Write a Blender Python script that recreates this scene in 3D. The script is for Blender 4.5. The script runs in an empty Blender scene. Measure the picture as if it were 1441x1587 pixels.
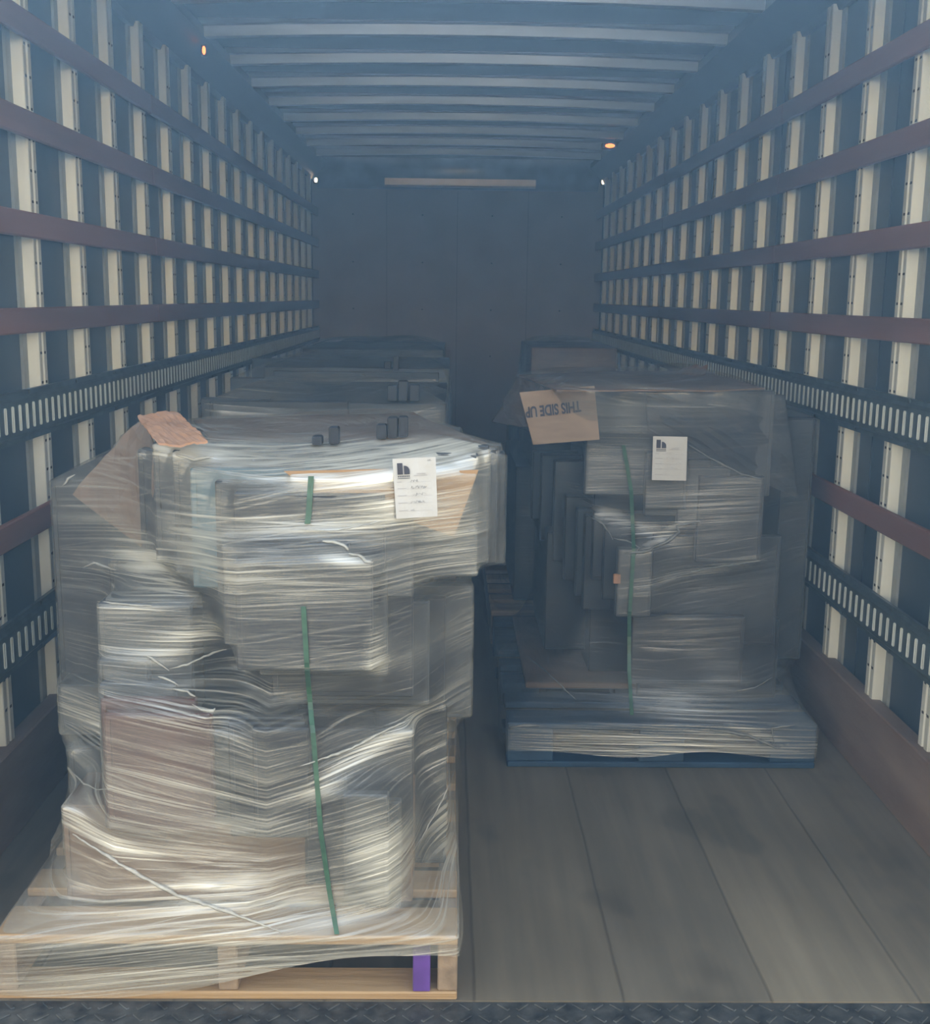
import bpy, bmesh, math, random
import numpy as np
from mathutils import Vector, Matrix
from mathutils.bvhtree import BVHTree
random.seed(7); rng = np.random.default_rng(7)
SC = bpy.context.scene; COL = SC.collection
# ------------------------------------------------------------------ camera
F, CX, CY, CH, PITCH, YAW, ROLL = 1786.6, -.0639, 2.1277, 1.4099, -.1843, -.0156, .0122
cam = bpy.data.cameras.new('camera'); co = bpy.data.objects.new('camera', cam); COL.objects.link(co)
cam.sensor_fit = 'HORIZONTAL'; cam.sensor_width = 36; cam.lens = F / 1441 * 36; cam.clip_start = .02; cam.clip_end = 200
def ray(px, py):
    u, v = px - 720.5, py - 793.5
    c, s = math.cos(ROLL), math.sin(ROLL); x, y = c*u + s*v, -s*u + c*v
    d = (x/F, 1, -y/F)
    c, s = math.cos(PITCH), math.sin(PITCH); d = (d[0], c*d[1] - s*d[2], s*d[1] + c*d[2])
    c, s = math.cos(YAW), math.sin(YAW); return Vector((c*d[0] - s*d[1], s*d[0] + c*d[1], d[2]))
CO = Vector((CX, -CY, CH))
def aty(px, py, Y): d = ray(px, py); return CO + d*((Y+CY)/d.y)
def atz(px, py, Z): d = ray(px, py); return CO + d*((Z-CH)/d.z)
fw = ray(720.5, 793.5).normalized(); rt = (ray(1720.5, 793.5) - ray(720.5, 793.5)).normalized(); up = rt.cross(fw)
co.matrix_world = Matrix(((rt.x, up.x, -fw.x, CO.x), (rt.y, up.y, -fw.y, CO.y), (rt.z, up.z, -fw.z, CO.z), (0, 0, 0, 1)))
SC.camera = co
SC.view_settings.view_transform = 'Standard'; SC.view_settings.look = 'None'; SC.view_settings.gamma = 1; SC.view_settings.use_curve_mapping = False
SC.view_settings.exposure = 0.0
SC.cycles.use_denoising = True
SC.cycles.max_bounces = 8; SC.cycles.diffuse_bounces = 3; SC.cycles.glossy_bounces = 3; SC.cycles.transmission_bounces = 4
SC.cycles.transparent_max_bounces = 14; SC.cycles.volume_bounces = 0; SC.cycles.sample_clamp_indirect = 6
SC.cycles.caustics_reflective = False; SC.cycles.caustics_refractive = False
# ------------------------------------------------------------------ sky and sun
SKY = 2.3
w = bpy.data.worlds.new('sky'); SC.world = w; w.use_nodes = True
nt = w.node_tree; nt.nodes.clear()
def N(nt, t, **k):
    n = nt.nodes.new(t)
    for a, b in k.items(): setattr(n, a, b)
    return n
out = N(nt, 'ShaderNodeOutputWorld'); bg = N(nt, 'ShaderNodeBackground'); tc = N(nt, 'ShaderNodeTexCoord'); sx = N(nt, 'ShaderNodeSeparateXYZ')
nt.links.new(tc.outputs['Generated'], sx.inputs[0])
r1 = N(nt, 'ShaderNodeValToRGB'); e = r1.color_ramp.elements
e[0].position = .0; e[0].color = (.16, .15, .13, 1); e[1].position = 1; e[1].color = (.42, .62, .95, 1)
for p_, c_ in ((.49, (.22, .20, .17, 1)), (.515, (1.7, 1.45, .85, 1)), (.57, (1.5, 1.36, 1.0, 1)), (.66, (.95, .98, 1.0, 1))):
    q = e.new(p_); q.color = c_
mr = N(nt, 'ShaderNodeMapRange'); mr.inputs[1].default_value = -1; mr.inputs[2].default_value = 1
nt.links.new(sx.outputs['Z'], mr.inputs[0]); nt.links.new(mr.outputs[0], r1.inputs[0]); nt.links.new(r1.outputs[0], bg.inputs[0])
bg.inputs[1].default_value = SKY; nt.links.new(bg.outputs[0], out.inputs[0])
sun = bpy.data.lights.new('sun', 'SUN'); so = bpy.data.objects.new('sun', sun); COL.objects.link(so)
sun.energy = 16; sun.angle = math.radians(1); sun.color = (1, .95, .88)
so.rotation_euler = Vector((.06, -1.0, -.76)).to_track_quat('-Z', 'Y').to_euler()   # shines from over the cab towards the camera side
HAZE = .052
# ------------------------------------------------------------------ materials
def mat(name, col, rough=.6, metal=0, var=.25, scale=8, stretch=(1, 1, 1), bump=0, bscale=40, spec=.5, col2=None, coat=0):
    m = bpy.data.materials.new(name); m.use_nodes = True; t = m.node_tree; b = t.nodes['Principled BSDF']
    tcn = N(t, 'ShaderNodeTexCoord'); mp = N(t, 'ShaderNodeMapping'); mp.inputs['Scale'].default_value = stretch
    t.links.new(tcn.outputs['Object'], mp.inputs[0])
    no = N(t, 'ShaderNodeTexNoise'); no.inputs['Scale'].default_value = scale; no.inputs['Detail'].default_value = 6
    t.links.new(mp.outputs[0], no.inputs['Vector'])
    rp = N(t, 'ShaderNodeValToRGB'); a = rp.color_ramp.elements
    c2 = col2 or tuple(min(1, c*(1+var)) for c in col); c1 = tuple(c*(1-var) for c in col)
    a[0].position = .3; a[0].color = (*c1, 1); a[1].position = .7; a[1].color = (*c2, 1)
    t.links.new(no.outputs[0], rp.inputs[0]); t.links.new(rp.outputs[0], b.inputs['Base Color'])
    b.inputs['Roughness'].default_value = rough; b.inputs['Metallic'].default_value = metal; b.inputs['Specular IOR Level'].default_value = spec
    b.inputs['Coat Weight'].default_value = coat
    if bump:
        n2 = N(t, 'ShaderNodeTexNoise'); n2.inputs['Scale'].default_value = bscale; n2.inputs['Detail'].default_value = 4
        t.links.new(mp.outputs[0], n2.inputs['Vector'])
        bp = N(t, 'ShaderNodeBump'); bp.inputs['Strength'].default_value = bump; bp.inputs['Distance'].default_value = .01
        t.links.new(n2.outputs[0], bp.inputs['Height']); t.links.new(bp.outputs[0], b.inputs['Normal'])
    return m
M = {}
M['skin'] = mat('wall_skin', (.030, .045, .065), .45, .0, .3, 3)
M['post'] = mat('post_metal', (.78, .79, .72), .42, .25, .12, 14, (1, 1, .2))
M['flange'] = mat('post_flange', (.34, .36, .35), .5, .3, .15, 10)
M['glint'] = mat('glint_strip', (.80, .70, .60), .36, .9, .06, 8)
M['slot'] = mat('post_slot', (.05, .05, .05), .6)
M['slat'] = mat('slat_wood', (.26, .115, .085), .65, 0, .35, 6, (1, .1, 1), .2)
M['rail'] = mat('rail_steel', (.07, .09, .095), .45, .4, .3, 20)
M['railslot'] = mat('rail_slot_metal', (.62, .66, .62), .5, .1, .1)
M['kick'] = mat('kick_wood', (.27, .15, .10), .7, 0, .5, 5, (1, .25, 1), .3, col2=(.30, .22, .17))
M['roof'] = mat('roof_skin', (.018, .03, .055), .4, .2, .25, 4)
M['bow'] = mat('bow_metal', (.56, .61, .68), .36, .75, .2, 10, (.2, 1, 1))
M['back'] = mat('plywood_dark', (.52, .42, .38), .6, 0, .10, 3, (1, 1, 1), .1)
M['header'] = mat('header_metal', (.4, .42, .46), .28, .8, .2, 6)
M['plate'] = mat('tread_plate', (.055, .06, .065), .5, .5, .5, 25, bump=.4, col2=(.14, .14, .13))
M['panel'] = mat('dark_board', (.020, .022, .027), .45, 0, .4, 10)
M['panel2'] = mat('grey_board', (.055, .06, .065), .5, 0, .3, 10)
M['panel3'] = mat('blue_grey_board', (.09, .17, .22), .5, 0, .3, 14, (1, 1, .3))
M['redbox'] = mat('red_brown_board', (.10, .045, .035), .6, 0, .3, 8)
M['core'] = mat('black_board', (.015, .016, .02), .5, 0, .3, 6)
M['card'] = mat('cardboard', (.42, .26, .13), .75, 0, .12, 12, (1, 1, 4))
M['kraft'] = mat('kraft_paper', (.43, .24, .14), .7, 0, .2, 10, bump=.3, bscale=14)
M['card2'] = mat('cardboard_dull', (.30, .22, .15), .75, 0, .12, 12, (1, 1, 4))
M['carddark'] = mat('cardboard_brown', (.20, .135, .095), .75, 0, .2, 8)
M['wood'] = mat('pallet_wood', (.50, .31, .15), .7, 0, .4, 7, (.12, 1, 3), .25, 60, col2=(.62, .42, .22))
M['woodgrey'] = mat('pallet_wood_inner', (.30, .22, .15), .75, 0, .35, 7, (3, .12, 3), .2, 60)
M['blue'] = mat('blue_painted_wood', (.012, .045, .095), .6, 0, .4, 8, bump=.2)
M['purple'] = mat('purple_paint', (.13, .06, .30), .5, 0, .2, 20)
M['paper'] = mat('paper_white', (.60, .60, .585), .6, 0, .03, 8)
M['ink'] = mat('ink_dark', (.05, .045, .06), .7, 0, .1)
M['inkl'] = mat('ink_light', (.42, .41, .42), .7, 0, .1)
M['strap'] = mat('green_strap', (.05, .12, .075), .4, 0, .25, 30, (1, 1, 2))
M['clearstrap'] = mat('pale_strap', (.45, .48, .42), .4, 0, .25, 30)
M['blackfilm'] = mat('black_sheet', (.018, .02, .024), .38, 0, .3, 6, bump=.3, bscale=10)
M['asphalt'] = mat('asphalt', (.125, .12, .11), .9, 0, .2, 2)
def emit(name, col, s):
    m = bpy.data.materials.new(name); m.use_nodes = True; b = m.node_tree.nodes['Principled BSDF']
    b.inputs['Base Color'].default_value = (*col, 1); b.inputs['Emission Color'].default_value = (*col, 1); b.inputs['Emission Strength'].default_value = s; return m
M['lampw'] = emit('lamp_white', (1, .85, .65), 6); M['lampo'] = emit('lamp_orange', (1, .28, .08), 2.5)
def floor_mat():
    m = bpy.data.materials.new('floor_planks'); m.use_nodes = True; t = m.node_tree; b = t.nodes['Principled BSDF']; L = t.links.new
    tcn = N(t, 'ShaderNodeTexCoord'); sp = N(t, 'ShaderNodeSeparateXYZ'); L(tcn.outputs['Object'], sp.inputs[0])
    def noise(sc, st, det=6, out=0):
        mp = N(t, 'ShaderNodeMapping'); mp.inputs['Scale'].default_value = st; L(tcn.outputs['Object'], mp.inputs[0])
        n = N(t, 'ShaderNodeTexNoise'); n.inputs['Scale'].default_value = sc; n.inputs['Detail'].default_value = det; L(mp.outputs[0], n.inputs['Vector']); return n.outputs[out]
    def math_(op, a, b_=None, c=None):
        n = N(t, 'ShaderNodeMath', operation=op)
        for i, v in enumerate((a, b_, c)):
            if v is None: continue
            if isinstance(v, (int, float)): n.inputs[i].default_value = v
            else: L(v, n.inputs[i])
        return n.outputs[0]
    def ramp(v, *st):
        r = N(t, 'ShaderNodeValToRGB'); el = r.color_ramp.elements
        el[0].position, el[0].color = st[0][0], (*st[0][1], 1); el[1].position, el[1].color = st[-1][0], (*st[-1][1], 1)
        for p_, c_ in st[1:-1]: q = el.new(p_); q.color = (*c_, 1)
        L(v, r.inputs[0]); return r.outputs[0]
    def mul(a, b_):
        n = N(t, 'ShaderNodeMix', data_type='RGBA', blend_type='MULTIPLY'); n.inputs[0].default_value = 1
        L(a, n.inputs[6]); L(b_, n.inputs[7]); return n.outputs[2]
    base = ramp(noise(2.2, (1, .45, 1)), (.3, (.135, .112, .080)), (.7, (.250, .212, .150)))
    pl = math_('FLOOR', math_('DIVIDE', sp.outputs[0], .305)); wn = N(t, 'ShaderNodeTexWhiteNoise', noise_dimensions='1D'); L(pl, wn.inputs['W'])
    tone = ramp(wn.outputs[0], (0, (.82, .82, .84)), (1, (1.1, 1.08, 1.04)))
    grain = ramp(noise(26, (1, .05, 1)), (.3, (.82, .82, .82)), (.65, (1.08, 1.08, 1.08)))
    seamx = math_('ABSOLUTE', math_('SUBTRACT', math_('FRACT', math_('DIVIDE', math_('ADD', sp.outputs[0], math_('MULTIPLY', math_('SUBTRACT', noise(3, (.2, 1, 1)), .5), .012)), .305)), .5))
    seam = ramp(seamx, (.484, (1, 1, 1)), (.498, (.58, .58, .58)))
    st = ramp(noise(3.2, (1, .6, 1), 3), (.56, (1, 1, 1)), (.62, (.76, .76, .77)))
    col = mul(mul(mul(mul(base, tone), grain), seam), st)
    L(col, b.inputs['Base Color']); L(ramp(noise(5, (1, .3, 1)), (.3, (.42,)*3), (.7, (.62,)*3)), b.inputs['Roughness'])
    bp = N(t, 'ShaderNodeBump'); bp.inputs['Strength'].default_value = .5; bp.inputs['Distance'].default_value = .004
    L(math_('ADD', seam, math_('MULTIPLY', noise(30, (1, .06, 1)), .4)), bp.inputs['Height']); L(bp.outputs[0], b.inputs['Normal'])
    return m
M['floor'] = floor_mat()
def film_mat(name, milk=.35, streak=.55, tint=(.80, .80, .74), gl=.5):
    """clear stretch film: see-through, milky in streaks and patches, glare painted in as whiteness, glossy along horizontal streaks"""
    m = bpy.data.materials.new(name); m.use_nodes = True; t = m.node_tree; t.nodes.clear(); L = t.links.new
    o = N(t, 'ShaderNodeOutputMaterial'); uv = N(t, 'ShaderNodeTexCoord')
    def noise(st, sc=1, det=5, rot=0, dist=0):
        mp = N(t, 'ShaderNodeMapping'); mp.inputs['Scale'].default_value = st
        v = uv.outputs['UV']
        if rot:
            m0 = N(t, 'ShaderNodeMapping'); m0.inputs['Rotation'].default_value = (0, 0, rot); L(v, m0.inputs[0]); v = m0.outputs[0]
        L(v, mp.inputs[0])
        n = N(t, 'ShaderNodeTexNoise'); n.inputs['Scale'].default_value = sc; n.inputs['Detail'].default_value = det; n.inputs['Distortion'].default_value = dist
        L(mp.outputs[0], n.inputs['Vector']); return n.outputs[0]
    def rmp(v, a, b_, lo=0, hi=1):
        n = N(t, 'ShaderNodeMapRange'); n.inputs[1].default_value = a; n.inputs[2].default_value = b_; n.inputs[3].default_value = lo; n.inputs[4].default_value = hi
        L(v, n.inputs[0]); return n.outputs[0]
    def mm(op, a, b_):
        n = N(t, 'ShaderNodeMath', operation=op)
        for i, v in enumerate((a, b_)):
            if isinstance(v, (int, float)): n.inputs[i].default_value = v
            else: L(v, n.inputs[i])
        n.use_clamp = op in ('ADD',); return n.outputs[0]
    at = N(t, 'ShaderNodeAttribute'); at.attribute_name = 'milk_glare'; lay = at.outputs['Fac']  # extra whiteness of the film: milky turns plus painted glare
    s1 = noise((1.0, 190, 1), 1, 6, 0, .08); s2 = noise((1.2, 120, 1), 1, 5, .06, .1); s3 = noise((1.3, 130, 1), 1, 5, -.09, .1); s4 = noise((2.2, 42, 1), 1, 4, 0, .25)
    patch = noise((2.0, 6.0, 1), 1, 3); patch2 = noise((1.7, 7, 1), 1.3, 3, .15)
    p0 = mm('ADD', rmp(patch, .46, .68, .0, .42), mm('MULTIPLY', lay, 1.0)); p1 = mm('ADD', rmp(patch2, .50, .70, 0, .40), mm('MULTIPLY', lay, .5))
    band = mm('MAXIMUM', mm('MULTIPLY', mm('MAXIMUM', rmp(s1, .48, .66), mm('MULTIPLY', rmp(s4, .48, .7), .8)), p0), mm('MAXIMUM', mm('MULTIPLY', rmp(s2, .52, .66), p1), mm('MULTIPLY', rmp(s3, .56, .74), .22)))
    soft = rmp(noise((2.5, 9, 1), 1, 3, .02), .42, .68)
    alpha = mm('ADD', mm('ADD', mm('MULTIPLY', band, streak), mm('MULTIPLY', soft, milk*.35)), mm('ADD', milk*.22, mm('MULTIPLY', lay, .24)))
    bp = N(t, 'ShaderNodeBump'); bp.inputs['Strength'].default_value = .7; bp.inputs['Distance'].default_value = .008
    hh = mm('ADD', mm('MULTIPLY', s1, .5), mm('MULTIPLY', mm('ADD', mm('MULTIPLY', s2, .5), mm('MULTIPLY', noise((5, 16, 1), 1, 4, .1, .4), .5)), .8))
    L(hh, bp.inputs['Height'])
    tr = N(t, 'ShaderNodeBsdfTransparent'); df = N(t, 'ShaderNodeBsdfDiffuse'); df.inputs[0].default_value = (*tint, 1)
    tl = N(t, 'ShaderNodeBsdfTranslucent'); tl.inputs[0].default_value = (*tint, 1)
    g = N(t, 'ShaderNodeBsdfGlossy'); g.inputs['Roughness'].default_value = .17; g.inputs[0].default_value = (.95, .95, .92, 1)
    L(bp.outputs[0], g.inputs['Normal']); L(bp.outputs[0], df.inputs['Normal'])
    d2 = N(t, 'ShaderNodeMixShader'); d2.inputs[0].default_value = .25; L(df.outputs[0], d2.inputs[1]); L(tl.outputs[0], d2.inputs[2])
    a1 = N(t, 'ShaderNodeMixShader'); L(alpha, a1.inputs[0]); L(tr.outputs[0], a1.inputs[1]); L(d2.outputs[0], a1.inputs[2])
    fr = N(t, 'ShaderNodeFresnel'); fr.inputs[0].default_value = 1.5; L(bp.outputs[0], fr.inputs['Normal'])
    gf = mm('ADD', mm('MULTIPLY', fr.outputs[0], gl*.55), mm('MULTIPLY', band, gl*.75))
    a2 = N(t, 'ShaderNodeMixShader'); L(gf, a2.inputs[0]); L(a1.outputs[0], a2.inputs[1]); L(g.outputs[0], a2.inputs[2])
    L(a2.outputs[0], o.inputs[0]); return m
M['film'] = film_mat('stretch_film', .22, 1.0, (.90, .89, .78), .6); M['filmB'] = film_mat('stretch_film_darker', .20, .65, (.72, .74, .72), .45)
# ------------------------------------------------------------------ mesh helpers
def obj(name, bm, m, parent=None, smooth=False):
    me = bpy.data.meshes.new(name); bm.normal_update(); bm.to_mesh(me); bm.free()
    for x in (m if isinstance(m, (list, tuple)) else [m]): me.materials.append(M[x] if isinstance(x, str) else x)
    if smooth:
        for p in me.polygons: p.use_smooth = True
    o = bpy.data.objects.new(name, me); COL.objects.link(o)
    if parent: o.parent = parent
    return o
def tag(o, label=None, cat=None, group=None, kind=None):
    for k, v in (('label', label), ('category', cat), ('group', group), ('kind', kind)):
        if v: o[k] = v
    return o
def empty(name, loc=(0, 0, 0)):
    o = bpy.data.objects.new(name, None); COL.objects.link(o); o.location = loc; return o
def box(bm, lo, hi, mi=0, bev=0, R=None):
    vs = [bm.verts.new(Vector((x, y, z))) for x in (lo[0], hi[0]) for y in (lo[1], hi[1]) for z in (lo[2], hi[2])]
    fs = [bm.faces.new([vs[i] for i in q]) for q in ((0, 1, 3, 2), (4, 6, 7, 5), (0, 4, 5, 1), (2, 3, 7, 6), (0, 2, 6, 4), (1, 5, 7, 3))]
    for f_ in fs: f_.material_index = mi
    if R is not None:
        c = (Vector(lo) + Vector(hi))/2
        for v in vs: v.co = c + R @ (v.co - c)
    if bev:
        r = bmesh.ops.bevel(bm, geom=list({e_ for f_ in fs for e_ in f_.edges}), offset=bev, segments=1, affect='EDGES')
        for f_ in r['faces']: f_.material_index = mi
    return vs
def boxo(name, lo, hi, m, parent=None, bev=0, R=None):
    bm = bmesh.new(); box(bm, lo, hi, 0, bev, R); return obj(name, bm, m, parent)
def extr(bm, prof, axis, a, b, mi=0, close=True):
    """extrude a 2-D profile: axis 'z' profile=(x,y); axis 'y' profile=(x,z); axis 'x' profile=(y,z)"""
    def P(p, t): return Vector((p[0], p[1], t)) if axis == 'z' else Vector((p[0], t, p[1])) if axis == 'y' else Vector((t, p[0], p[1]))
    A = [bm.verts.new(P(p, a)) for p in prof]; B = [bm.verts.new(P(p, b)) for p in prof]; n = len(prof)
    for i in range(n if close else n-1):
        f_ = bm.faces.new((A[i], A[(i+1) % n], B[(i+1) % n], B[i])); f_.material_index = mi
    if close:
        for f_ in (bm.faces.new(A), bm.faces.new(B[::-1])): f_.material_index = mi
# ------------------------------------------------------------------ truck body
LEN, WX, TOP = 8.1, 1.25, 2.39
tag(boxo('floor', (-1.26, 0, -.05), (1.26, LEN, 0), 'floor'), kind='structure')
def wall(side):
    s = -1 if side == 'left' else 1
    bm = bmesh.new(); box(bm, (s*WX if s > 0 else -WX-.03, 0, -.05), (WX+.03 if s > 0 else -WX, LEN, TOP+.2)); 
    for k in range(0, 14): box(bm, (s*(WX-.004) if s < 0 else WX-.004, .18+k*.61, .2), (s*(WX) if s > 0 else -WX+.004-.004+.004, .186+k*.61, TOP))
    W_ = tag(obj('wall_'+side, bm, 'skin'), kind='structure')
    X = lambda d: s*(WX - d)
    for k in range(-2, 17):
        yc = 1.176 + .4064*k
        bm = bmesh.new()
        prof = [(X(.008), yc-.034), (X(.036), yc-.028), (X(.038), yc-.026), (X(.038), yc-.006), (X(.034), yc-.002), (X(.034), yc+.006), (X(.038), yc+.010), (X(.038), yc+.032), (X(.036), yc+.034), (X(.008), yc+.036)]
        extr(bm, prof, 'z', .20, TOP)
        extr(bm, [(X(0), yc-.070), (X(.008), yc-.069), (X(.008), yc+.062), (X(0), yc+.063)], 'z', .20, TOP, 2)
        z = .33
        while z < 2.3:
            a, b = sorted((X(.0380), X(.0386)))
            box(bm, (a, yc-.020, z), (b, yc-.008, z+.007), 1); box(bm, (a, yc+.012, z), (b, yc+.024, z+.007), 1)
            box(bm, (min(X(.034), X(.0346)), yc-.001, z+.001), (max(X(.034), X(.0346)), yc+.005, z+.005), 1)
            z += .0825
        obj('wall_post', bm, ['post', 'slot', 'flange'], W_)
    for zc, hh in ((2.112, .036), (1.853, .036), (1.588, .034), (1.334, .034), (.785, .036)):
        bm = bmesh.new(); a, b = sorted((X(.0385), X(.056)))
        y = 0
        for y0, y1 in ((.01, 2.44), (2.443, 4.88), (4.883, 7.31), (7.313, LEN-.01)): box(bm, (a, y0, zc-hh), (b, y1, zc+hh), 0, .004)
        obj('rub_rail', bm, 'slat', W_)
    for zc in (1.083, .494):
        bm = bmesh.new()
        p = [(.0385, -.068), (.050, -.068), (.050, -.055), (.058, -.046), (.058, .046), (.050, .055), (.050, .068), (.0385, .068)]
        extr(bm, [(X(a), zc+b) for a, b in p], 'y', .01, LEN-.01)
        y = .05
        while y < LEN-.05:
            a, b = sorted((X(.0578), X(.0592)))
            box(bm, (a, y, zc-.034), (b, y+.0125, zc+.034), 1, .003)
            y += .0508
        y = .2
        while y < LEN: 
            a, b = sorted((X(.05), X(.056)))
            for dz in (-.0615, .0615): box(bm, (a, y-.006, zc+dz-.006), (b, y+.006, zc+dz+.006), 0, .002)
            y += .4064
        obj('logistics_rail', bm, ['rail', 'railslot'], W_)
    bm = bmesh.new(); a, b = sorted((X(.01), X(.062)))
    for y0, y1 in ((.0, 2.43), (2.436, 4.87), (4.876, LEN)): box(bm, (a, y0, 0), (b, y1, .24), 0, .004)
    obj('kick_board', bm, 'kick', W_)
    bm = bmesh.new()   # sloping cove under the roof edge
    extr(bm, [(X(0), TOP-.02), (X(.02), TOP-.02), (X(.03), TOP+.005), (X(.13), 2.49), (X(.13), 2.53), (X(0), 2.53)], 'y', 0, LEN)
    obj('roof_cove', bm, 'roof', W_)
    return W_
wall('left'); wall('right')
R_ = tag(boxo('ceiling', (-1.28, 0, 2.56), (1.28, LEN, 2.59), 'roof'), kind='structure')
for k in range(-4, 10):
    yc = 2.52 + .6*k
    if yc < .05 or yc > 7.6: continue
    bm = bmesh.new(); prof = [(yc-.06, 2.56), (yc-.06, 2.555), (yc-.034, 2.552), (yc-.025, 2.512), (yc+.025, 2.512), (yc+.034, 2.552), (yc+.06, 2.555), (yc+.06, 2.56)]
    n = 24; rows = []
    for i in range(n+1):
        x = -1.14 + 2.28*i/n; dz = -.022*(abs(x)/1.14)**2
        rows.append([bm.verts.new((x, p[0], p[1] + (dz if p[1] < 2.558 else 0))) for p in prof])
    for i in range(n):
        for j in range(len(prof)-1): bm.faces.new((rows[i][j], rows[i][j+1], rows[i+1][j+1], rows[i+1][j]))
    obj('roof_bow', bm, 'bow', R_)
B_ = tag(boxo('wall_back', (-1.27, LEN, -.05), (1.27, LEN+.03, 2.6), 'back'), kind='structure')
bm = bmesh.new(); extr(bm, [(LEN, 2.31), (LEN-.02, 2.31), (LEN-.07, 2.335), (LEN-.10, 2.38), (LEN-.12, 2.46), (LEN-.12, 2.56), (LEN, 2.56)], 'x', -1.2, 1.2)
obj('header_beam', bm, 'header', B_, True)
bm = bmesh.new(); pr = [(LEN-.134, 2.392), (LEN-.132, 2.375), (LEN-.1305, 2.355), (LEN-.128, 2.337), (LEN-.120, 2.325), (LEN-.06, 2.325), (LEN-.06, 2.392)]
extr(bm, pr, 'x', -.62, .66); obj('glint_strip', bm, 'glint', B_, False)  # added strip, facets tilted to give the header its warm glint
bm = bmesh.new()
for x in (-.61, 0, .61): box(bm, (x-.001, LEN-.001, 0), (x+.001, LEN, 2.3))
for x in (-.9, -.3, .3, .9):
    for z in (.9, 1.3, 1.7, 2.1): box(bm, (x-.006, LEN-.004, z-.006), (x+.006, LEN, z+.006), 0, .002)
obj('seam_screws', bm, 'rail', B_)
# rear sill of tread plate
bm = bmesh.new(); box(bm, (-1.26, -.42, -.06), (1.26, -.001, -.003))
for i in range(66):
    for j in range(11):
        x, y = -1.24 + i*.0382, -.40 + j*.0382
        R = Matrix.Rotation(math.radians(45 if (i+j) % 2 else -45), 3, 'Z')
        box(bm, (x-.015, y-.0042, -.0035), (x+.015, y+.0042, .0), 0, .0012, R)
tag(obj('trim_1', bm, 'plate'), kind='structure')
tag(boxo('trim_2', (-1.28, -.06, -.3), (1.28, -.055, -.06), 'plate'), kind='structure')
gp = tag(boxo('ground', (-30, -40, -1.25), (30, 12, -1.2), 'asphalt'), kind='structure')
# marker lamps
def lamp(name, c, m, label, sx=.014, sy=.02):
    t_ = empty(name, c); tag(t_, label, 'lamp')
    bm = bmesh.new(); bmesh.ops.create_uvsphere(bm, u_segments=10, v_segments=6, radius=1)
    for v in bm.verts: v.co = Vector((v.co.x*sx, v.co.y*sx, v.co.z*sy))
    obj('lens', bm, m, t_, True)
    bm = bmesh.new(); box(bm, (-sx*1.5, .0, -sy*1.4), (sx*1.5, sx*1.6, sy*1.4), 0, .002); obj('housing', bm, 'rail', t_)
lamp('marker_light', tuple(aty(484, 279, 7.96)+Vector((.03, 0, 0))), 'lampw', 'small white lamp glowing in the far left corner under the header')
lamp('marker_light', tuple(aty(940, 282, 7.96)-Vector((.03, 0, 0))), 'lampw', 'small white lamp glowing in the far right corner under the header')
lamp('marker_light', tuple(atz(316, 78, 2.44)), 'lampo', 'small orange lamp under the roof edge on the left side', .008, .018)
lamp('marker_light', tuple(atz(945, 226, 2.45)), 'lampo', 'small orange lamp under the roof edge at the far right', .035, .014)
# ------------------------------------------------------------------ cargo
def panel(bm, lo, hi):
    """flat carton: bevelled body, shallow recess and lip on the front face"""
    x0, y0, z0 = lo; x1, y1, z1 = hi
    box(bm, lo, hi, 0, .003)
    r = min(.012, (x1-x0)*.08, (z1-z0)*.08)
    for a, b in (((x0+.004, y0-.003, z0+.004), (x0+r, y0+.001, z1-.004)), ((x1-r, y0-.003, z0+.004), (x1-.004, y0+.001, z1-.004)), ((x0+r, y0-.003, z1-r), (x1-r, y0+.001, z1-.004)), ((x0+r, y0-.003, z0+.004), (x1-r, y0+.001, z0+r))): box(bm, a, b)
OBST = {}
def reg(load, o): OBST.setdefault(load, []).append(o); return o
def slab(load, px0, py0, px1, py1, Y, th, m, label, group, name='flat_carton', xm=None, rot=0):
    a = aty((px0), (py0+py1)/2, Y); b = aty(px1, (py0+py1)/2, Y); t_ = aty((px0+px1)/2, py0, Y).z; u = aty((px0+px1)/2, py1, Y).z
    c = Vector(((a.x+b.x)/2, Y, 0)); bm = bmesh.new()
    panel(bm, (-(b.x-a.x)/2, 0, max(u, .145)), ((b.x-a.x)/2, th, t_))
    o = obj(name, bm, m); o.location = c; o.rotation_euler.z = rot
    tag(o, label, 'carton', group); return reg(load, o)
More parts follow.
